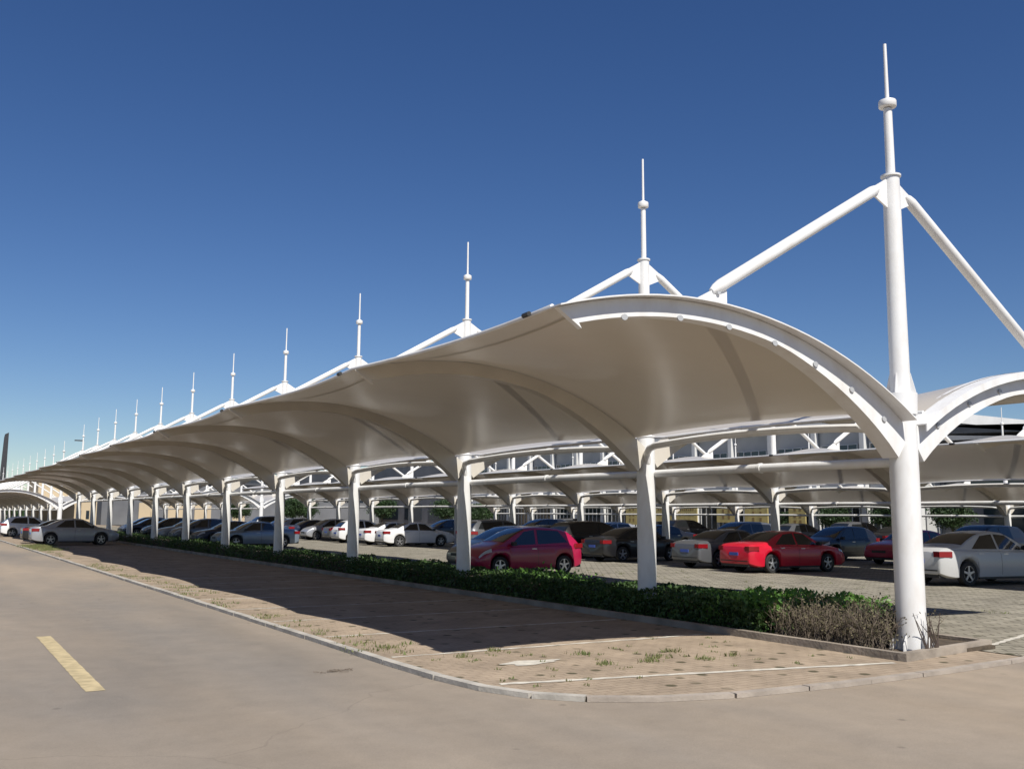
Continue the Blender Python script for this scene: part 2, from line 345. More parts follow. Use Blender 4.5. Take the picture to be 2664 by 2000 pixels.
# woody stems and inner twigs so the bed is not see-through
mb = MB()
for i in range(900):
    y = 2.4 + 78 * random.random() ** 1.8; x = random.uniform(-.5, 1.0)
    q = Vector((x, y, .05)); e = q + Vector((random.uniform(-.15, .15), random.uniform(-.15, .15), random.uniform(.3, .42)))
    mb.tube([q, e], [.012, .005], 4)
s_ = obj('stems', mb, M['bark'], hd); s_.location = (0, -2.5, 0)
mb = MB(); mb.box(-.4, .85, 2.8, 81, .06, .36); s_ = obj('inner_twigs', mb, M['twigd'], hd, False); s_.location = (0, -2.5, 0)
# sunlit greenery at near end and second column, sun put into the leaf colour
yg = empty('sunlit_greenery', (.5, 2.2, 0)); tag(yg, 'bright green sunlit shrub growing between the dry twigs and the dark hedge', 'shrub')
n = 6800; P = rng.uniform(size=(n, 3)); P = np.stack([-.55 + 2.0 * P[:, 0], 1.35 + 2.6 * P[:, 1], .12 + .52 * P[:, 2] ** .7], 1)
P[:, 2] *= 1 + .15 * np.sin(P[:, 1] * 6) * np.sin(P[:, 0] * 5); keep = ~((P[:, 0] < .1) & (P[:, 1] < 2.0)); P = P[keep]
o = quads_obj('leaves', leafquads(P - np.array([.5, 2.2, 0]), .048, .5, .3), M['leaf_y'], yg)
yg2 = empty('sunlit_greenery', (.5, 10.2, 0)); tag(yg2, 'sun patch painted in yellow green leaves on the hedge in front of the red hatchback', 'shrub')
n = 900; P = rng.normal(size=(n, 3)) * np.array([.35, 1.0, .09]) + np.array([0, 0, .5])
quads_obj('leaves', leafquads(P, .045, .5, .5), M['leaf_y'], yg2)
# dry twiggy shrubs at the near end
def twig_bush(cx, cy, rx, ry, n, h, label, m):
    root = empty('dry_shrub', (cx, cy, 0)); tag(root, label, 'shrub'); mb = MB(); LP_ = []
    for i in range(n):
        q = Vector((random.uniform(-rx, rx), random.uniform(-ry, ry), .05)); hh = h * random.uniform(.6, 1.05)
        p1 = q + Vector((random.gauss(0, .05), random.gauss(0, .05), hh * random.uniform(.35, .55)))
        p2 = p1 + Vector((random.gauss(0, .08), random.gauss(0, .08), hh * random.uniform(.25, .45)))
        mb.tube([q, p1, p2], [.006, .0045, .002], 3, False)
        for k in range(5):
            a = q.lerp(p1, random.uniform(.3, 1)) if k < 3 else p1.lerp(p2, random.random()); e = a + Vector((random.gauss(0, .09), random.gauss(0, .09), random.uniform(.03, .2)))
            mb.tube([a, e], [.003, .0015], 3, False); LP_ += [e, a.lerp(e, .6)]
    obj('twigs', mb, m, root, False)
    P = np.array([tuple(v) for v in LP_]); P = P + rng.normal(size=P.shape) * .015
    quads_obj('leaves', leafquads(P, .021, .6), M['dryleaf'], root); return root
twig_bush(.0, 1.1, .62, 1.05, 560, .70, 'dry grey brown wispy shrub just left of the tall near column', M['twig'])
# bare branches leaning on the near column foot
mb = MB()
for i in range(11):
    q = Vector((-.05 + random.uniform(-.1, .2), -.33, .08)); a = random.uniform(-.3, .35)
    p1 = q + Vector((a * .5, random.uniform(.0, .05), .25)); p2 = p1 + Vector((a * .5, .02, random.uniform(.1, .32)))
    mb.tube([q, p1, p2], [.011, .008, .004], 5)
o = obj('bare_branch', mb, M['twigd']); tag(o, 'dark bare branches leaning against the foot of the tall near column', 'branches')
# grass tufts along the edge of the paving
Q = []
def tuft(cx, cy, r, n, h):
    P = np.stack([rng.normal(cx, r, n), rng.normal(cy, r, n), np.full(n, .02)], 1)
    d = rng.normal(size=(n, 3)) * np.array([.35, .35, 0]) + np.array([0, 0, 1]); L = h * rng.uniform(.4, 1.2, n)[:, None]; s = rng.normal(size=(n, 3)) * .5 * .012; s[:, 2] = 0
    Q.append(np.stack([P - s, P + s, P + d * L + s * .2, P + d * L - s * .2], 1))
for i in range(85):
    y = 3.4 + 42 * random.random() ** 1.5; tuft(-6.45 + random.gauss(0, .22), y, .09, 26, .045)
for i in range(60): tuft(-6.5 + random.random() * .8, 44 + random.random() * 9, .3, 80, .10)
for x, y in ((-4.3, 2.2), (-3.6, 1.5), (-3.9, 1.2), (-3.1, 1.0), (-3.0, 1.8), (-2.5, 1.1), (-5.2, 3.1), (-4.6, 1.3), (-5.9, 2.8)): tuft(x, y, .07, 60, .05)
for i in range(50): tuft(random.uniform(-6.5, -1.2), random.uniform(.1, 3.1), .03, 10, .03)
for i in range(120): tuft(random.uniform(2.2, 12), random.uniform(1, 30), .05, 12, .035)
tag(quads_obj('grass', np.concatenate(Q), M['grass']), 'short pale grass growing along the paving joints', 'grass', kind='stuff')
# small dry litter on the road
mb = MB()
for i in range(26):
    q = Vector((random.gauss(0, .12), random.gauss(0, .05), .0)); mb.tube([q, q + Vector((random.gauss(0, .07), random.gauss(0, .03), .012))], .004, 4)
o = obj('twig_litter', mb, M['twig']); o.location = (-7.75, 2.75, -.022); tag(o, 'small clump of dry twigs lying on the road left of the kerb', 'twigs')

# ------------------------------------------------------------------ canopy
TOPN = [(0, 3.22), (.45, 3.55), (.9, 3.80), (1.86, 4.22), (2.94, 4.53), (4.11, 4.64), (4.88, 4.61), (5.74, 4.49), (6.41, 4.31)]
TOPF = [(0, 3.20), (.47, 3.50), (1.32, 3.90), (2.08, 4.16), (2.88, 4.33), (3.6, 4.41), (4.4, 4.44), (5.4, 4.38), (6.41, 4.22)]
def smooth_interp(T):
    xs = np.array([p[0] for p in T]); zs = np.array([p[1] for p in T]); c = np.polyfit(xs, zs, 5)
    return lambda x: float(np.polyval(c, x))
zN, zF = smooth_interp(TOPN), smooth_interp(TOPF)
BAY, BAY0, XT = 7.44, 5.93, 6.35
def arch(side, fn, wid, th0, th1, x0=.0):
    mb = MB(); vs = []; K = 26
    for i in range(K + 1):
        x = x0 + (XT - x0) * i / K; z = fn(x); t = th0 + (th1 - th0) * min(1, x / 2.6) ** .8
        dz = (fn(x + .02) - fn(x - .02)) / .04; nx = dz / math.hypot(1, dz); nz = 1 / math.hypot(1, dz)
        xb, zb = x + nx * t, z - nz * t
        if i == K: xb -= .28
        wd = wid * (1 - .72 * (x / XT) ** 2)
        for (a, c) in ((x, z), (xb, zb)):
            for y in (-wid / 2, -wid / 2 + wd): vs.append((side * a, y, c))
    fs = []
    for i in range(K):
        a = 4 * i; b = a + 4; fs += [(a, a + 1, b + 1, b), (a + 2, b + 2, b + 3, a + 3), (a, b, b + 2, a + 2), (a + 1, a + 3, b + 3, b + 1)]
    fs += [(0, 2, 3, 1), (4 * K, 4 * K + 1, 4 * K + 3, 4 * K + 2)]
    return mb.add(vs, fs)
def skirt(side, fn, y0, y1, lip):
    """curved clamping plate lying on the arch and overhanging its face, with a small down-turned lip"""
    mb = MB(); vs = []; K = 26
    for i in range(K + 1):
        x = .18 + (XT + .06 - .18) * i / K; z = fn(x) + .006
        if i == K: z -= .0
        yy = y0 + .10 * min(1, x / 3) if lip == 0 else y0
        for (y, c) in ((yy, z - lip), (yy, z + .018), (y1, z + .018), (y1, z), (yy + .02, z), (yy + .02, z - lip)): vs.append((side * x, y, c))
    fs = [(6 * i + k, 6 * i + (k + 1) % 6, 6 * i + 6 + (k + 1) % 6, 6 * i + 6 + k) for i in range(K) for k in range(6)]
    fs += [tuple(range(6)), tuple(range(6 * K, 6 * K + 6))[::-1]]
    return mb.add(vs, fs)
def ellipse_tab_shadows(side, fn, y, xs, th):  # grey discs on the web, painted shadows of the bracket tabs
    out = []
    for x in xs:
        dz = (fn(x + .02) - fn(x - .02)) / .04; z = fn(x) - th
        mb = MB(); n = 12; a0 = math.atan(dz)
        for yy in (0,):
            ring = [(math.cos(2 * math.pi * k / n) * .048, math.sin(2 * math.pi * k / n) * .038) for k in range(n)]
            poly = [(side * (x + dz * .1 + c * math.cos(a0) - s * math.sin(a0)), z + c * math.sin(a0) + s * math.cos(a0)) for c, s in ring]
            mb.prism(poly, 'y', y - .02, y + .003)
        out.append(mb)
    return out
def frame(big):
    """one column with its mast, arches and tie rods; a part of the canopy row, origin on the ground under the mast"""
    r0 = .208 if big else .186; r1 = .135 if big else .118; r2 = .070 if big else .055; r3 = .032 if big else .026
    zc = 3.78 if big else 3.55
    col = obj('column', MB().lathe([(r0, 0), (r0, 2.6), (r0 * .97, 3.2), (r0 * .95, zc - .03), (r0 * 1.04, zc - .03), (r0 * 1.04, zc)], 32), M['steel'])
    obj('mast', MB().lathe([(r1 * 1.08, zc + .001), (r1, 5.5), (r1 * .93, 7.17), (r1 * 1.12, 7.171), (r1 * 1.12, 7.20), (r2, 7.201), (r2 * .92, 8.28)], 28), M['steel'], col)
    obj('spire', MB().lathe([(r3, 8.44), (r3 * .8, 9.35)], 12), M['steel'], col)
    rl = .135 if big else .11
    obj('lamp', MB().lathe([(rl * .5, 8.295), (rl * .95, 8.305), (rl, 8.315), (rl, 8.395), (rl * .95, 8.41), (rl * .3, 8.45)], 24), M['steel'], col)
    wid = .28 if big else .25
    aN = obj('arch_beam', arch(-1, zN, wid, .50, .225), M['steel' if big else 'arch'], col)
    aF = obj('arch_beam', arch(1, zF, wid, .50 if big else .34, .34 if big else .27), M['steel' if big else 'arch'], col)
    if big:
        obj('edge_plate', skirt(-1, zN, -wid / 2 - .25, wid / 2, .0), M['steel'], col)
        obj('edge_plate', skirt(1, zF, -wid / 2 - .15, wid / 2, .10), M['steel'], col)
        for mb in ellipse_tab_shadows(-1, zN, -wid / 2, (.55, 1.25, 2.0, 2.8, 3.65, 4.5, 5.4), .23): obj('bracket_shadow', mb, M['galv_and_shadow'], col)
        for mb in ellipse_tab_shadows(1, zF, -wid / 2, (.6, 1.45, 2.3, 3.15, 4.0, 4.9, 5.7), .22): obj('bracket_shadow', mb, M['galv_and_shadow'], col)
        for k in range(6):   # foot stiffeners
            a = 2 * math.pi * k / 6 + .25; c, s = math.cos(a), math.sin(a)
            poly = [(r0 - .01, .07), (r0 + .11, .07), (r0 + .10, .16), (r0 - .01, .30)]
            mb = MB(); vs = [(c * p[0] - s * t, s * p[0] + c * t, p[1]) for t in (-.008, .008) for p in poly]
            mb.add(vs, [(3, 2, 1, 0), (4, 5, 6, 7)] + [(i, (i + 1) % 4, 4 + (i + 1) % 4, 4 + i) for i in range(4)])
            obj('foot_stiffener', mb, M['steel'], col, False)
        obj('collar', MB().lathe([(r0 * 1.04, zc - .3), (r0 * 1.06, zc - .3), (r0 * 1.06, zc - .27), (r0 * 1.12, zc + .002), (r0 * 1.12, zc + .02), (r1 * 1.1, zc + .021)], 28), M['steel'], col)
        for k in range(4):
            a = math.pi / 2 * k + .3; c, s = math.cos(a), math.sin(a); poly = [(r1 - .01, zc + .02), (r0 + .02, zc + .02), (r1 + .02, zc + .32), (r1 - .01, zc + .32)]
            mb = MB(); vs = [(c * p[0] - s * t, s * p[0] + c * t, p[1]) for t in (-.008, .008) for p in poly]
            mb.add(vs, [(3, 2, 1, 0), (4, 5, 6, 7)] + [(i, (i + 1) % 4, 4 + (i + 1) % 4, 4 + i) for i in range(4)])
            obj('collar_stiffener', mb, M['steel'], col, False)
    rr = .086 if big else .078
    for side, fn in ((-1, zN), (1, zF)):
        a = Vector((side * (r1 + .20), 0, 6.93)); b = Vector((side * 4.0, 0, fn(4.0) + .12)); d = (b - a).normalized(); L = (b - a).length
        mb = MB().tube([a + d * .0, a + d * .06, a + d * .16, b - d * .42, b - d * .30, b - d * .22], [rr * .45, rr * .8, rr, rr, rr * .8, rr * .45], 16)
        rod = obj('tie_rod', mb, M['steel'], col)
        # gusset plates at mast and at arch
        g = MB().prism([(side * (r1 * .9), 7.12), (side * (r1 * .9), 6.66), (side * (r1 + .30), 6.80), (side * (r1 + .28), 6.95)], 'y', -.014, .014)
        obj('mast_gusset', g, M['steel'], col, False)
        g = MB().prism([(side * 3.55, fn(3.55) - .01), (side * 4.25, fn(4.25) - .01), (side * 4.05, fn(4) + .12), (side * 3.62, fn(3.7) + .36), (side * 3.55, fn(3.6) + .30)], 'y', -.016, .016)
        obj('arch_gusset', g, M['steel'], col, False)
        g = MB().tube([(side * 3.72, -.05, fn(3.72) + .24), (side * 3.72, .05, fn(3.72) + .24)], .03, 10); obj('pin', g, M['galv_and_shadow'], col)
    return col
XI = {-1: -.06, 1: .44}
def membrane_bay(L, side, fn, nu=26, nv=22):
    vs = []; 
    xi = .52 if side == 1 else .33
    for i in range(nu + 1):
        u = i / nu
        for j in range(nv + 1):
            v = j / nv; q = 4 * v * (1 - v)
            xo = XT - .02 - .30 * q * (1 if L > 6.5 else .8)
            x = xi + (xo - xi) * u
            f = (.11 * (1 - u) - 1.3 * u * (1 - u) - .06 * u) * q * L / 7.44
            if side == 1: f -= .05 * q * (1 - u)
            vs.append((side * x, v * L, fn(x) + .03 + f))
    fs = [(i * (nv + 1) + j, (i + 1) * (nv + 1) + j, (i + 1) * (nv + 1) + j + 1, i * (nv + 1) + j + 1) for i in range(nu) for j in range(nv)]
    mb = MB().add(vs, fs)
    m_ = obj('membrane', mb, M['fabric'])
    e = [vs[nu * (nv + 1) + j] for j in range(nv + 1)]; e = [(x, y, z) for x, y, z in e]
    obj('edge_cable', MB().tube(e, .028, 8), M['steel'], m_)
    if side == 1:
        e = [vs[j] for j in range(nv + 1)]; obj('inner_cable', MB().tube(e, .028, 8), M['steel'], m_)
    # turnbuckles by the tip
    a = Vector(vs[nu * (nv + 1) + 2]); b = Vector(vs[nu * (nv + 1) + 3]); d = (b - a).normalized()
    obj('cable_clamp', MB().tube([a + Vector((side * .05, 0, .0)), a + Vector((side * .05, 0, 0)) + d * .16], .032, 8), M['black'], m_)
    # hem: a welded double strip following the free edge
    mb = MB(); ww = []
    i0 = nu - 3
    for j in range(nv + 1):
        p = Vector(vs[i0 * (nv + 1) + j]); ww += [(p.x, p.y, p.z - .012), (p.x - side * .05, p.y, p.z - .016)]
    mb.add(ww, [(2 * i, 2 * i + 1, 2 * i + 3, 2 * i + 2) for i in range(nv)])
    obj('hem_seam', mb, M['fabric'], m_)
    return m_
def tubes_bay(L):
    pts = []; K = 20
    for i in range(K + 1):
        v = i / K; pts.append((-.25, v * L, 3.27 + .12 * 4 * v * (1 - v)))
    pts[0] = (-.05, .12, 3.0); pts.insert(1, (-.12, .17, 3.18)); pts[2] = (-.20, .36, 3.275)
    pts[-1] = (-.05, L - .12, 3.0); pts.insert(-1, (-.12, L - .17, 3.18)); pts[-3] = (-.20, L - .36, 3.275)
    a = obj('edge_tube', MB().tube(pts, .068, 12), M['steel'])
    b = obj('cross_tube', MB().tube([(.12, .15, 2.79), (.12, L * .5, 2.80), (.12, L - .15, 2.79)], .075, 14), M['steel'])
    obj('splice_ring', MB().tube([(.12, L * .5 - .03, 2.80), (.12, L * .5 + .03, 2.80)], .088, 14), M['steel'], b)
    return a, b
CACHE = {}
def proto(key, fnc):
    if key not in CACHE:
        CACHE[key] = fnc(); return CACHE[key], True
    return CACHE[key], False
def place(key, fnc, root, loc):
    p, new = proto(key, fnc); out = []
    for q in (p if isinstance(p, tuple) else (p,)):
        o = q if new else copy_tree(q)
        o.parent = root; o.location = loc; out.append(o)
    return out
def canopy(x, ys, dz, label, first_big=True, last_big=False):
    root = empty('carport_canopy', (x, ys[0], 0)); tag(root, label, 'carport canopy')
    for i, y in enumerate(ys):
        big = (i == 0 and first_big)
        place('big' if big else 'std', lambda: frame(big), root, (0, y - ys[0], dz))
        if i < len(ys) - 1:
            L = round(ys[i + 1] - y, 2)
            place(('tb', L), lambda: tubes_bay(L), root, (0, y - ys[0], dz))
            place(('mn', L), lambda: membrane_bay(L, -1, zN), root, (0, y - ys[0], dz))
            place(('mf', L), lambda: membrane_bay(L, 1, zF), root, (0, y - ys[0], dz))
    return root
canopy(0, [0] + [BAY0 + BAY * k for k in range(11)], 0, 'nearest long white tensile canopy with tall masts, starting at the thick right column')
canopy(0, [92.0 + BAY * k for k in range(12)], -.7, 'far white canopy beyond the gap at the left end of the nearest one')
canopy(19.1, [.1, 7.0, 13.9, 20.3] + [20.3 + 7.06 * k for k in range(1, 9)], -.30, 'second white canopy across the parking aisle, seen beneath the nearest one', False)
canopy(19.4, [92.0 + BAY * k for k in range(8)], -.38, 'far white canopy beyond the round green tree, in line with the second one')
canopy(43.5, [17.2 + BAY * k for k in range(10)], -.68, 'third white canopy in front of the pale building at the back', False)

# ------------------------------------------------------------------ cars
def car_proto(kind):
    if kind == 'sedan':
        Ln, W, wb, wr = 4.6, 1.79, 2.70, .325
        prof = [(-2.3, .90), (-2.24, 1.0), (-1.85, 1.045), (-1.5, 1.07), (-1.15, 1.24), (-.8, 1.375), (-.4, 1.445), (0, 1.46), (.3, 1.435), (.62, 1.31), (1.0, 1.10), (1.2, 1.0), (1.6, .94), (2.0, .85), (2.2, .75), (2.3, .62)]
        ws = (.36, 1.12); rw = (-1.42, -.66); side = [(-1.12, .98, -.62, 1.33), (-.12, .97, -.16, 1.375), (-.04, .97, -.08, 1.375), (.92, .95, .36, 1.34)]
    elif kind == 'hatch':
        Ln, W, wb, wr = 4.0, 1.72, 2.50, .31
        prof = [(-2.0, .86), (-1.97, 1.0), (-1.82, 1.16), (-1.55, 1.40), (-1.2, 1.50), (-.7, 1.545), (-.2, 1.55), (.15, 1.51), (.5, 1.38), (.9, 1.17), (1.15, 1.04), (1.5, .95), (1.8, .83), (1.93, .72), (2.0, .6)]
        ws = (.2, 1.06); rw = (-1.9, -1.52); side = [(-1.45, 1.04, -1.12, 1.42), (-.25, .99, -.28, 1.46), (-.15, .99, -.18, 1.46), (.82, .96, .22, 1.40)]
    else:
        Ln, W, wb, wr = 4.55, 1.84, 2.65, .36
        prof = [(-2.27, 1.0), (-2.24, 1.15), (-2.05, 1.42), (-1.8, 1.62), (-1.3, 1.68), (-.6, 1.70), (0, 1.68), (.25, 1.62), (.6, 1.46), (.95, 1.25), (1.15, 1.14), (1.6, 1.06), (2.0, .96), (2.2, .84), (2.27, .7)]
        ws = (.3, 1.07); rw = (-2.15, -1.82); side = [(-1.85, 1.2, -1.62, 1.54), (-.3, 1.14, -.33, 1.58), (-.2, 1.14, -.23, 1.58), (.86, 1.10, .30, 1.52)]
    px = np.array([p[0] for p in prof]); pz = np.array([p[1] for p in prof]); H2 = Ln / 2
    ztop = pz.max(); belt0 = {'sedan': .90, 'hatch': .91, 'suv': 1.05}[kind]; sill = .2 if kind != 'suv' else .26
    def zt(x):
        s = 0
        for k in (-.05, 0, .05): s += np.interp(x + k, px, pz)
        return s / 3
    def sec(x, arches=True):
        d = max(0, (abs(x) - (H2 - .5)) / .5); hw = W / 2 * (1 - .13 * d ** 2.2)
        z1 = zt(x); zs = min(belt0 - .02 * x, z1 - .05); zb = sill + .10 * d ** 2
        if arches:
            for cx in (-wb / 2, wb / 2):
                dx = abs(x - cx); ra = wr + .06
                if dx < ra: zb = max(zb, wr + math.sqrt(max(ra * ra - dx * dx, 0)) - .005)
        zb = min(zb, zs - .05); h = zs - zb
        P = [(0, zb), (hw * .86, zb), (hw * .975, zb + min(.04, h * .2)), (hw * 1.0, zb + h * .3), (hw * 1.0, zb + h * .6), (hw * .985, zb + h * .86), (hw * .955, zs), (hw * .89, zs + min(.025, (z1 - zs) * .3))]
        za = P[-1][1]; zr = max(z1 - .055, za + .01)
        def yc(z): return hw * (.89 - .25 * (z - zs) / (ztop - belt0)) if z1 - zs > .0 else hw * .89
        for t in (.35, .7, 1.0):
            z = za + (zr - za) * t; P.append((yc(z), z))
        yr = P[-1][0]
        P += [(yr * .9, z1 - .02), (yr * .55, z1 - .003), (0, z1 + .004)]
        return P
    def surf(x, i, s):
        P = sec(x, False); i = max(0, min(13, i)); a = int(min(12, math.floor(i))); t = i - a
        return Vector((x, s * (P[a][0] + (P[a + 1][0] - P[a][0]) * t), P[a][1] + (P[a + 1][1] - P[a][1]) * t))
    xs = set(np.round(np.linspace(-H2, H2, 42), 3))
    for cx in (-wb / 2, wb / 2):
        for k in (-1, -.985, -.93, -.8, -.6, -.3, 0, .3, .6, .8, .93, .985, 1): xs.add(round(cx + k * (wr + .06), 3))
    xs = sorted(xs)
    rings = []
    def ring(x, sc=1, xx=None):
        P = sec(x); full = [(p[0], p[1]) for p in P] + [(-p[0], p[1]) for p in P[-2:0:-1]]
        return [(xx if xx is not None else x, y * sc, .62 + (z - .62) * sc) for y, z in full]
    rings.append(ring(-H2, .90, -H2 - .045)); rings.append(ring(-H2, .965, -H2 - .03))
    for x in xs: rings.append(ring(x))
    rings.append(ring(H2, .955, H2 + .035)); rings.append(ring(H2, .86, H2 + .06))
    n = len(rings[0]); mb = MB()
    for r_ in rings: mb.v += r_
    for i in range(len(rings) - 1):
        for k in range(n): mb.f.append((i * n + k, i * n + (k + 1) % n, (i + 1) * n + (k + 1) % n, (i + 1) * n + k))
    mb.f += [tuple(range(n)), tuple(range((len(rings) - 1) * n, len(rings) * n))[::-1]]
    root = empty('parked_car')
    body = obj('body', mb, M['trim'], root)
    body.data.materials[0] = M['trim']
    def patch(name, F, nu, nv, m, off=.006, both=False):
        mbb = MB()
        for s in ((1, -1) if both else (1,)):
            g = [[F(i / nu, j / nv, s) for j in range(nv + 1)] for i in range(nu + 1)]; c = []
            for i in range(nu + 1):
                for j in range(nv + 1):
                    a = g[min(i + 1, nu)][j] - g[max(i - 1, 0)][j]; b = g[i][min(j + 1, nv)] - g[i][max(j - 1, 0)]
                    nn = a.cross(b).normalized()
                    out = Vector((0, g[i][j].y, 0)) + Vector((0, 0, .4 if abs(g[i][j].y) < W / 2 * .9 and g[i][j].z > .9 else 0)) + Vector((g[i][j].x * (1 if abs(g[i][j].x) > H2 - .1 else 0), 0, 0))
                    if nn.dot(out) < 0: nn = -nn
                    c.append(g[i][j] + nn * off)
            mbb.add(c, [(i * (nv + 1) + j, (i + 1) * (nv + 1) + j, (i + 1) * (nv + 1) + j + 1, i * (nv + 1) + j + 1) for i in range(nu) for j in range(nv)])
        return obj(name, mbb, m, root)
    patch('windshield', lambda u, v, s: surf(ws[0] + (ws[1] - ws[0]) * u, 10.7 + (13 - 10.7) * (1 - abs(2 * v - 1)), 1 if v >= .5 else -1), 6, 12, M['glass'])
    patch('rear_window', lambda u, v, s: surf(rw[0] + (rw[1] - rw[0]) * u, 10.8 + (13 - 10.8) * (1 - abs(2 * v - 1)), 1 if v >= .5 else -1), 6, 12, M['glass'])
    def sidey(x, z, s):
        d = max(0, (abs(x) - (H2 - .5)) / .5); hw = W / 2 * (1 - .13 * d ** 2.2); zs = min(belt0 - .02 * x, zt(x) - .05)
        return Vector((x, s * hw * (.89 - .25 * (z - zs) / (ztop - belt0)), z))
    for a, b in ((0, 1), (2, 3)):
        A, B = side[a], side[b]
        for s in (1, -1):
            patch('side_window', lambda u, v, s_, s=s: sidey(((A[0] + (B[0] - A[0]) * u) * (1 - v) + (A[2] + (B[2] - A[2]) * u) * v), ((A[1] + (B[1] - A[1]) * u) * (1 - v) + (A[3] + (B[3] - A[3]) * u) * v), s), 6, 4, M['glass'], .008)
    # door seams
    mbb = MB()
    for x in ((-1.0, -.08, 1.02) if kind != 'hatch' else (-.2, .95)):
        for s in (1, -1):
            c = []
            for k in range(8):
                for dx in (-.005, .005):
                    p = surf(x + dx, 2.3 + k * .67, s); c.append((p.x, p.y + s * .003, p.z))
            mbb.add(c, [(2 * k, 2 * k + 1, 2 * k + 3, 2 * k + 2) for k in range(7)])
    obj('door_seam', mbb, M['trim'], root)
    # bumpers' dark lower valance and sills
    for s in (1, -1): obj('sill_trim', MB().box(-wb / 2 + wr + .08, wb / 2 - wr - .08, s * W / 2 * .93 - .02, s * W / 2 * .93 + .02, sill - .02, sill + .04), M['trim'], root, False)
    obj('valance', MB().box(-H2 - .02, -H2 + .25, -W / 2 * .78, W / 2 * .78, sill + .02, sill + .14), M['trim'], root, False)
    obj('valance', MB().box(H2 - .25, H2 + .03, -W / 2 * .72, W / 2 * .72, sill + .02, sill + .16), M['trim'], root, False)
    # lights
    for s in (1, -1):
        zc_ = {'sedan': .86, 'hatch': .95, 'suv': 1.02}[kind]
        mbb = MB(); V = []
        for i in range(5):
            for z in (zc_ - .09, zc_ + .06):
                t = i / 4
                if t < .5: p = (-H2 - .04, s * (W / 2 * (.62 + .20 * t * 2)), z)
                else: p = (-H2 - .04 + .36 * (t - .5) * 2, s * (W / 2 * (.86 + .135 * (t - .5) * 2)), z)
                V.append(p)
        V2 = [(p[0] - .012, p[1] + s * .012, p[2]) for p in V]
        mbb.add(V2 + [(p[0] + .03, p[1] - s * .03, p[2]) for p in V], [(2 * i, 2 * i + 1, 2 * i + 3, 2 * i + 2) for i in range(4)] + [(10 + 2 * i, 10 + 2 * i + 2, 10 + 2 * i + 3, 10 + 2 * i + 1) for i in range(4)] +
                [(2 * i, 2 * i + 2, 12 + 2 * i, 10 + 2 * i) for i in range(4)] + [(2 * i + 1, 11 + 2 * i, 13 + 2 * i, 2 * i + 3) for i in range(4)] + [(0, 10, 11, 1), (8, 9, 19, 18)])
        obj('tail_light', mbb, M['redlight'], root, False)
        patch('headlight', lambda u, v, s_, s=s: surf(H2 - .42 + .40 * u, 4.9 + 1.3 * v + .3 * u, s), 4, 3, M['headlight'], .012)
        mbb = MB(); q = Vector((ws[1] - .28, s * (W / 2 * .96), belt0 + .10)); mbb.box(q.x - .06, q.x + .05, q.y - .0 * s - .03, q.y + .03, q.z - .05, q.z + .06)
        mbb.box(q.x - .055, q.x + .06, q.y + s * .1 - .08, q.y + s * .1 + .06, q.z - .055, q.z + .075)
        mr_ = obj('mirror', mbb, M['trim'], root, True)
        for hx in ((-.85, .12) if kind != 'hatch' else (-.05,)):
            p = surf(hx, 5.4, s); obj('door_handle', MB().box(p.x - .09, p.x + .09, p.y - .015, p.y + .015, p.z - .012, p.z + .014), M['rim'], root, False)
    obj('number_plate', MB().box(-H2 - .062, -H2 - .04, -.22, .22, .60 if kind != 'suv' else .7, .71 if kind != 'suv' else .81), M['plate'], root, False)
    obj('bumper', MB().box(-H2 - .058, -H2 + .02, -W / 2 * .76, W / 2 * .76, .40, .43), M['trim'], root, False)
    obj('grille', MB().box(H2 - .02, H2 + .066, -.34, .34, .5, .60), M['trim'], root, False)
    # wheels
    for cx in (-wb / 2, wb / 2):
        for s in (1, -1):
            y = s * (W / 2 - .115); wh = empty('wheel'); wh.parent = root; wh.location = (cx, y, wr)
            mbb = MB(); prof_ = [(wr * .66, -.1), (wr * .94, -.1), (wr, -.075), (wr, .075), (wr * .94, .1), (wr * .66, .1)]; n_ = 28
            vs = [(r_ * math.cos(2 * math.pi * k / n_), yy, r_ * math.sin(2 * math.pi * k / n_)) for r_, yy in prof_ for k in range(n_)]
            m_ = len(prof_); mbb.add(vs, [(i * n_ + k, i * n_ + (k + 1) % n_, ((i + 1) % m_) * n_ + (k + 1) % n_, ((i + 1) % m_) * n_ + k) for i in range(m_) for k in range(n_)])
            obj('tyre', mbb, M['tyre'], wh)
            mbb = MB(); f = s * .085
            for k in range(5):
                a = 2 * math.pi * k / 5 + .3; c, sn = math.cos(a), math.sin(a); pl = [(.02, -.035), (wr * .68, -.022), (wr * .68, .022), (.02, .035)]
                vs = [(c * p_[0] - sn * p_[1], yy, sn * p_[0] + c * p_[1]) for yy in (f, f - s * .03) for p_ in pl]
                mbb.add(vs, [(0, 1, 2, 3), (7, 6, 5, 4)] + [(i, 4 + i, 4 + (i + 1) % 4, (i + 1) % 4) for i in range(4)])
            for (ra, rb, y0, y1) in ((wr * .62, wr * .70, f + s * .006, f - s * .12), (0.0, .055, f + s * .008, f - s * .05)):
                vs = [(r_ * math.cos(2 * math.pi * k / 20), yy, r_ * math.sin(2 * math.pi * k / 20)) for r_, yy in ((ra, y0), (rb, y0), (rb, y1), (ra, y1)) for k in range(20)]
                mbb.add(vs, [(i * 20 + k, i * 20 + (k + 1) % 20, ((i + 1) % 4) * 20 + (k + 1) % 20, ((i + 1) % 4) * 20 + k) for i in range(4) for k in range(20)])
            obj('rim', mbb, M['rim'], wh)
            vs = [(wr * .64 * math.cos(2 * math.pi * k / 20), s * .02, wr * .64 * math.sin(2 * math.pi * k / 20)) for k in range(20)]
            obj('brake_disc', MB().add(vs + [(a, b - s * .02, c) for a, b, c in vs], [tuple(range(20)), tuple(range(20, 40))[::-1]] + [(k, (k + 1) % 20, 20 + (k + 1) % 20, 20 + k) for k in range(20)]), M['trim'], wh, False)
    return root
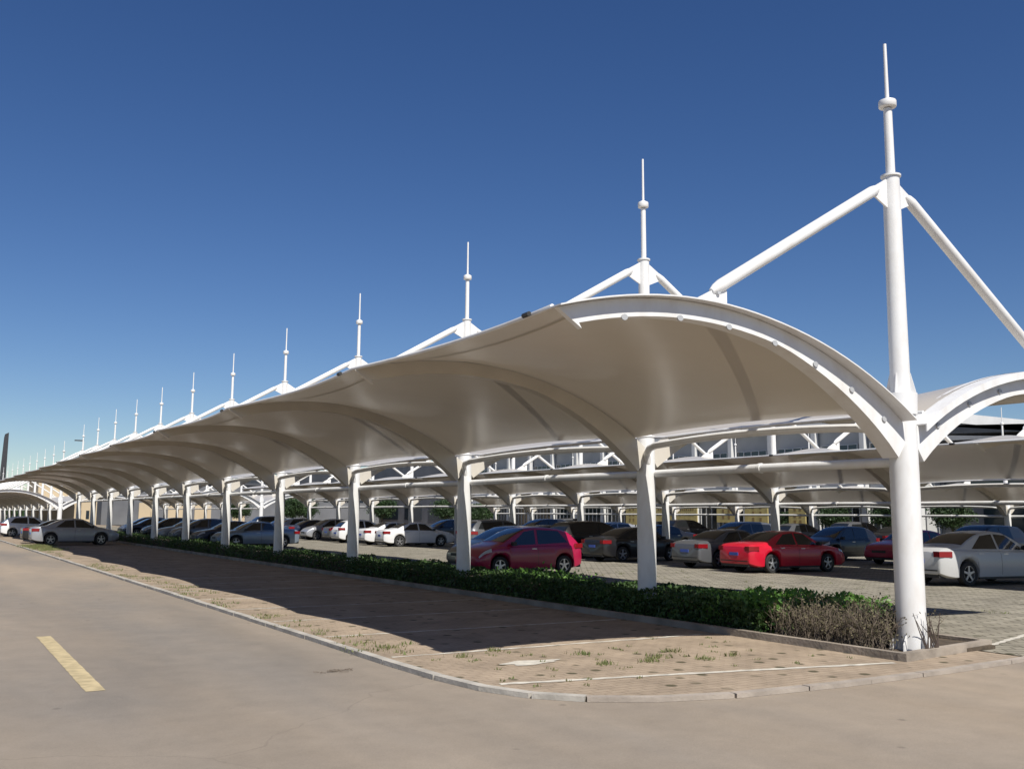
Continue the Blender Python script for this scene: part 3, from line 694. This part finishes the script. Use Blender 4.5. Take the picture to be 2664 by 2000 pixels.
PAINT = {}
def paint(c):
    cols = {'red': (.55, .008, .03), 'crimson': (.36, .006, .05), 'pearl': (.48, .48, .47), 'silver': (.36, .37, .39), 'white': (.72, .72, .72), 'grey': (.13, .135, .145), 'black': (.012, .012, .014), 'blue': (.016, .026, .06), 'beige': (.33, .29, .22), 'pale_blue': (.22, .27, .33)}
    if c not in PAINT:
        PAINT[c] = mat(c + '_car_paint', cols[c], .32, .35 if c in ('silver', 'grey', 'beige', 'pale_blue') else 0, coat=.45)
    return PAINT[c]
PC = {}
def car(kind, colour, x, y, rz, label, group):
    if kind not in PC: PC[kind] = car_proto(kind); o = PC[kind]
    else: o = copy_tree(PC[kind])
    o.location = (x, y, .016); o.rotation_euler = (0, 0, rz)
    b = [c for c in o.children if c.name.split('.')[0] == 'body'][0]
    b.material_slots[0].link = 'OBJECT'; b.material_slots[0].material = paint(colour)
    tag(o, label, 'car', group); return o
G1, G2, G3, G4 = 'cars parked nose in under the second canopy', 'cars parked under the inner side of the nearest canopy', 'cars parked on the far side of the second canopy', 'cars parked under the roadside bays at the far left'
car('sedan', 'red', 14.75, 15.93, R(-3), 'bright red sedan parked left of the tall near column with its rear in the sun', G1)
car('sedan', 'grey', 15.1, 19.0, 0, 'dark grey sedan seen from behind beside the bright red sedan', G1)
o = car('sedan', 'pearl', 15.35, 8.7, R(-9), 'off white sedan right of the tall near column, cut by the photo edge', G1); o.scale = (1.03, 1.03, 1.08)
car('hatch', 'crimson', 5.0, 18.5, math.pi, 'dark crimson hatchback just behind the hedge by the second column', G2)
car('hatch', 'beige', 6.1, 21.2, math.pi, 'dull beige car half hidden behind the crimson hatchback', G2)
car('sedan', 'white', 14.25, 45.0, R(-4), 'white sedan with sunlit rear seen left of the third column from the right', G1)
car('sedan', 'white', 14.3, 48.2, 0, 'white sedan second in the row left of the third column, rear light red', G1)
car('hatch', 'white', 14.2, 52.9, 0, 'small white hatchback next to the fourth column, rear end in the sun', G1)
car('hatch', 'silver', 14.6, 60.2, math.pi, 'silver hatchback facing the aisle just left of the small white hatchback', G1)
car('suv', 'grey', 14.8, 35.8, 0, 'tall dark grey vehicle in the shade between white sedan and crimson hatchback', G1)
car('sedan', 'pale_blue', 4.6, 46.0, math.pi, 'pale grey blue sedan behind the hedge between the fifth and sixth columns', G2)
car('sedan', 'silver', -3.95, 53.2, 0, 'silver sedan with red tail light at the far left beside the road', G4).scale = (1, 1, 1.05)
car('hatch', 'white', -4.2, 74.5, 0, 'white hatchback at the far left edge behind the silver sedan', G4)
car('sedan', 'black', -4.0, 57.5, 0, 'black sedan parked directly behind the silver sedan at the far left', G4)
car('sedan', 'blue', -4.2, 79.0, 0, 'dark blue car at the very left edge of the photo', G4)
ordn = ['first', 'second', 'third', 'fourth', 'fifth', 'sixth', 'seventh', 'eighth', 'ninth', 'tenth', 'eleventh', 'twelfth', 'thirteenth', 'fourteenth', 'fifteenth', 'sixteenth', 'seventeenth', 'eighteenth']
kinds = ['sedan', 'hatch', 'suv']; cl = ['grey', 'black', 'grey', 'blue', 'silver', 'black', 'black', 'grey']
cname = {'hatch': 'hatchback', 'suv': 'tall car', 'sedan': 'sedan'}
i = 0
for y in (24.6, 28.0, 31.6, 56.4, 64.0, 67.4, 70.6, 73.8, 77): 
    k = kinds[(i * 2) % 3 if i % 2 else 0]; c = ['black', 'black', 'grey', 'grey', 'blue', 'silver', 'white', 'grey', 'black'][i]
    car(k, c, 14.9 + (.3 if i % 2 else 0), y, 0, f'{c.replace("_"," ")} {cname[k]} in the shade left of the red sedan, {ordn[i]} of that row', G1); i += 1
i = 0
for y in (50.2, 57.3, 60.2, 66.4, 72.8, 75.4):
    k = kinds[i % 2]; c = ['blue', 'grey', 'silver', 'black', 'blue', 'grey'][i]
    car(k, c, 4.5, y, math.pi, f'{c} {cname[k]} shaded behind the hedge, {ordn[i]} past the pale blue sedan', G2); i += 1
i = 0
for y in (8.5, 14.4, 17.4, 21.4, 27.8, 34.2, 38.8, 46.5, 52, 60):
    k = kinds[(i + 1) % 3]; c = ['grey', 'black', 'crimson', 'black', 'grey', 'black', 'silver', 'black', 'grey', 'black'][i]
    car(k, c, 24.4, y, math.pi, f'{c} {cname[k]} beyond the second canopy columns, {ordn[i]} from the right', G3); i += 1
i = 0
for y in (22.5, 28.4, 31.2, 36, 41.6, 47, 50, 56, 61.7, 66):
    k = kinds[(i * 2 + 1) % 3]; c = cl[(i * 5) % 8]
    car(k, c, 38.4, y, 0, f'{c} {cname[k]} under the third canopy, {ordn[i]} from the right', 'cars parked under the third canopy'); i += 1

# ------------------------------------------------------------------ buildings at the back
M['facade'] = mat('pale_render', (.46, .46, .45), .8, var=.15, vscale=.4)
M['facade2'] = mat('grey_panel', (.15, .155, .165), .6, var=.2, vscale=.5)
M['pillar'] = mat('white_pillar', (.62, .62, .61), .6, var=.1, vscale=1)
M['roofd'] = mat('dark_roof', (.07, .075, .085), .5, var=.2, vscale=.6)
M['bglass'] = mat('blue_glazing', (.02, .03, .04), .08, spec=.8)
M['cream'] = mat('cream_render', (.52, .42, .28), .8, var=.12, vscale=.3)
M['signy'] = mat('yellow_sign', (.58, .46, .17), .6, var=.2, vscale=2)
M['signr'] = mat('sign_lettering', (.26, .17, .06), .6)
bl = empty('station_building', (62, 34, 0)); tag(bl, 'long pale two storey building with dark windows standing behind the third canopy', 'building')
def bp_(name, mb, m, par=None, sm=False):
    o = obj(name, mb, m, par or bl, sm)
    if par is None: o.location = (-62, -34, 0)
    return o
Y0, Y1, HB = 43, 124, 11.3
bp_('wall', MB().box(62, 78, Y0, Y1, 0, HB - .9), M['facade'])
bp_('parapet', MB().box(61.5, 78.5, Y0 - .4, Y1 + .4, HB - .897, HB), M['pillar'])
def window(y0, y1, z0, z1, nm):
    f = bp_('window', MB().box(61.93, 61.997, y0, y1, z0, z1), M['bglass'])
    mb = MB()
    for k in range(nm + 1):
        y = y0 + (y1 - y0) * k / nm; mb.box(61.87, 61.928, y - .05, y + .05, z0, z1)
    mb.box(61.88, 61.927, y0 - .05, y1 + .05, z0 - .06, z0); mb.box(61.88, 61.927, y0 - .05, y1 + .05, z1, z1 + .06)
    g = obj('mullion', mb, M['pillar'], f, False)
y = Y0 + 1.2; k = 0
while y < Y1 - 5:
    wdt = 4.2
    window(y, y + wdt, 5.5, 8.7, 4); window(y, y + wdt, .6, 3.1, 5)
    y += 5.6; k += 1
y = Y0 + .3
while y < Y1:
    bp_('pillar', MB().box(61.35, 61.86, y - .25, y + .25, 0, HB - .9), M['pillar']); y += 5.6
bp_('canopy_slab', MB().box(59.8, 61.34, Y0, Y1, 3.6, 3.95), M['pillar'])
gb = empty('grey_building', (62, 128, 0)); tag(gb, 'long grey building far behind the trees, continuing left of the pale one', 'building')
obj('wall', MB().box(0, 16, 0, 150, 0, 10.5), M['facade2'], gb, False)
for kk in range(16):
    obj('window', MB().box(-.06, -.003, 2 + kk * 9.2, 8.5 + kk * 9.2, 5.5, 8.2), M['bglass'], gb, False)
    obj('window', MB().box(-.06, -.003, 2 + kk * 9.2, 8.5 + kk * 9.2, 1, 3.6), M['bglass'], gb, False)
# dark roofed hall at the right
hl = empty('hall_building', (60, 10, 0)); tag(hl, 'low dark building with sloping grey roof edge at the right of the photo', 'building')
o = obj('wall', MB().box(64, 84, 5, 42.95, 0, 7.8), M['facade2'], hl, False); o.location = (-60, -10, 0)
o = obj('roof', MB().prism([(3, 7.81), (42.5, 9.2), (42.5, 9.95), (38.5, 9.7), (33, 8.75), (3, 8.3)], 'x', 62.8, 84.5), M['roofd'], hl, False); o.location = (-60, -10, 0)
o = obj('fascia', MB().prism([(3, 7.7), (42.5, 8.6), (42.5, 9.1), (33, 8.4), (3, 8.0)], 'x', 62.5, 62.78), M['facade'], hl, False); o.location = (-60, -10, 0)
o = obj('upper_window', MB().box(63.93, 63.998, 7, 42.5, 4.6, 7.7), M['bglass'], hl, False); o.location = (-60, -10, 0)
for kk in range(6):
    o = obj('entrance_window', MB().box(63.92, 63.997, 7 + kk * 5.5, 11.5 + kk * 5.5, .4, 3.2), M['bglass'], hl, False); o.location = (-60, -10, 0)
# yellow signs on posts before the building
for i, (ya, yb, za, zb, lab) in enumerate([(66.8, 73.5, 1.4, 3.3, 'wide yellow sign board seen between the second canopy columns'), (76.6, 78.6, 1.0, 3.5, 'narrow yellow sign board with dark characters next to the second column'),
        (61.4, 63.9, 1.4, 3.3, 'small yellow sign board right of the wide one'), (57.0, 60.0, 1.2, 3.3, 'yellow sign board above the bright red sedan'), (52.4, 54.4, 1.0, 3.2, 'faded yellow board between dark window bays')]):
    e = empty('sign_board', (57.6, ya, 0)); tag(e, lab, 'sign', 'yellow sign boards in front of the pale building')
    obj('panel', MB().box(0, .08, 0, yb - ya, za, zb), M['signy'], e, False)
    mb = MB()
    if yb - ya > 3:
        for r_ in (0.35, .62):
            yy = .5
            while yy < yb - ya - .6:
                wv_ = random.uniform(.12, .3); mb.box(-.012, -.002, yy, yy + wv_, za + (zb - za) * r_, za + (zb - za) * r_ + .26); yy += wv_ + .14
    else:
        for r_ in range(3):
            for c_ in (.3, .62):
                mb.box(-.012, -.002, (yb - ya) * c_ - .12, (yb - ya) * c_ + .16, za + .35 + r_ * .6, za + .7 + r_ * .6)
    obj('lettering', mb, M['signr'], e, False)
    for yy in (.15, yb - ya - .15): obj('post', MB().box(.1, .2, yy - .05, yy + .05, 0, zb), M['galv_and_shadow'], e, False)
# beige block at the far left and others closing the view
cb = empty('beige_building', (2, 130, 0)); tag(cb, 'plain beige walled building beyond the gap at the far left', 'building')
obj('wall', MB().box(0, 7.2, 0, 14, 0, 6.0), M['cream'], cb, False); obj('parapet', MB().box(-.15, 7.35, -.15, 14.15, 6.003, 6.3), M['facade'], cb, False)
for k in range(2):
    w_ = obj('window', MB().box(4.9 + k * 1.0, 5.3 + k * 1.0, -.04, -.003, 1.0, 2.1), M['bglass'], cb, False)
cb = empty('office_building', (13, 150, 0)); tag(cb, 'dark grey office block with cream panels seen between the far left columns', 'building')
obj('wall', MB().box(0, 46, 0, 14, 0, 6.5), M['facade2'], cb, False)
obj('roof', MB().box(-.3, 46.3, -.3, 14.3, 6.503, 6.8), M['roofd'], cb, False)
for xa, xb in ((5.4, 7.9), (9.8, 12.1), (13.9, 16.5), (20, 22)):
    obj('panel', MB().box(xa, xb, -.12, -.003, .2, 3.4), M['cream'], cb, False)
for k in range(14):
    w_ = obj('window', MB().box(.4 + k * 3.2, 2.3 + k * 3.2, -.05, -.003, 3.9, 5.4), M['bglass'], cb, False)
    obj('frame', MB().box(1.3 + k * 3.2, 1.4 + k * 3.2, -.08, -.052, 3.9, 5.4), M['pillar'], w_, False)
# dark tower at the left edge
tw = MB(); tw.add([(x, y, z) for z, l, r in ((0, -.75, .45), (14.6, -.28, .36)) for x, y in ((l, -.5), (r, -.5), (r, .5), (l, .5))] + [(-.18, -.5, 15.2), (.36, -.5, 15.5), (.36, .5, 15.5), (-.18, .5, 15.2)],
    [(0, 1, 2, 3), (0, 4, 5, 1), (1, 5, 6, 2), (2, 6, 7, 3), (3, 7, 4, 0), (4, 8, 9, 5), (5, 9, 10, 6), (6, 10, 11, 7), (7, 11, 8, 4), (8, 11, 10, 9)])
o = obj('dark_tower', tw, mat('dark_cladding', (.035, .037, .04), .5, var=.2), smooth=False); o.location = (1.55, 180, 0); tag(o, 'tall dark slab tower with slanted top at the left edge of the photo', 'tower')
# street lamp above the far masts
sl_ = empty('street_lamp', (4.21, 110, 0)); tag(sl_, 'slender street lamp with short arm rising among the far left masts', 'street lamp')
obj('pole', MB().lathe([(.11, 0), (.07, 9.9)], 12), M['steel'], sl_); obj('lamp_head', MB().box(-.95, -.02, -.12, .12, 9.9, 10.02), M['black'], sl_, False)

# ------------------------------------------------------------------ trees
def tree_proto(h, rx):
    root = empty('broadleaf_tree')
    mb = MB().tube([(0, 0, 0), (.05, 0, h * .25), (0, .05, h * .5)], [.16, .12, .08], 8)
    for k in range(7):
        a = k * 2 * math.pi / 7; b = Vector((0, .02, h * (.28 + .03 * k))); mb.tube([b, b + Vector((math.cos(a) * rx * .35, math.sin(a) * rx * .35, h * .15)), b + Vector((math.cos(a) * rx * .7, math.sin(a) * rx * .7, h * .28))], [.07, .045, .02], 6)
    obj('trunk', mb, M['bark'], root)
    cl_ = []
    for k in range(60):
        v = rng.normal(size=3); v /= np.linalg.norm(v); r = rng.uniform(.45, 1) ; c = v * np.array([rx, rx, h * .34]) * r * .85 + np.array([0, 0, h * .64])
        n_ = 110; cl_.append(rng.normal(size=(n_, 3)) * np.array([.16, .16, .12]) * rx + c)
    P = np.concatenate(cl_); quads_obj('crown', leafquads(P, .12), M['tree'], root)
    return root
T0 = tree_proto(4.4, 2.1); first = True
TL = [(34.4, 125, 1.0, 'round dark green tree in the gap seen below the canopy left of centre'), (38.8, 131, .95, 'small green tree to the right behind the round dark one'), (30, 136, .9, 'small green tree to the left behind the round dark one'),
      (52, 112, 1.0, 'green tree at the left end of the pale building'), (54, 104, .85, 'low green tree before the left bays of the pale building'), (49, 98, .8, 'low green tree nearest the end of the third canopy'),
      (46, 120, 1.05, 'broad green tree behind the end of the third canopy'), (57.6, 49.2, .8, 'dark small tree before the building right of the yellow boards'), (57.8, 43.5, .85, 'dark bushy tree right of the small one before the building'),
      (57.5, 37.6, .9, 'small dark tree close to the corner of the pale building'), (58.2, 55.5, .6, 'low dark bushy tree beside the faded yellow board')]
for x, y, s, lab in TL:
    o = T0 if first else copy_tree(T0); first = False
    o.location = (x, y, 0); o.scale = (s, s, s); o.rotation_euler = (0, 0, x * 7 % 6); tag(o, lab, 'tree', 'trees at the back of the car park')
# distant wood closing the horizon behind everything
P = rng.uniform(size=(26000, 3)); P = np.stack([-40 + 240 * P[:, 0], 215 + 25 * P[:, 1], P[:, 2] * 5.5], 1); P[:, 2] *= .7 + .3 * np.sin(P[:, 0] * .35) * np.sin(P[:, 0] * .11)
tag(quads_obj('far_wood', leafquads(P, .55), M['tree']), 'distant belt of dark trees closing the view', 'wood', kind='stuff')
S.render.resolution_x = 1024; S.render.resolution_y = 768
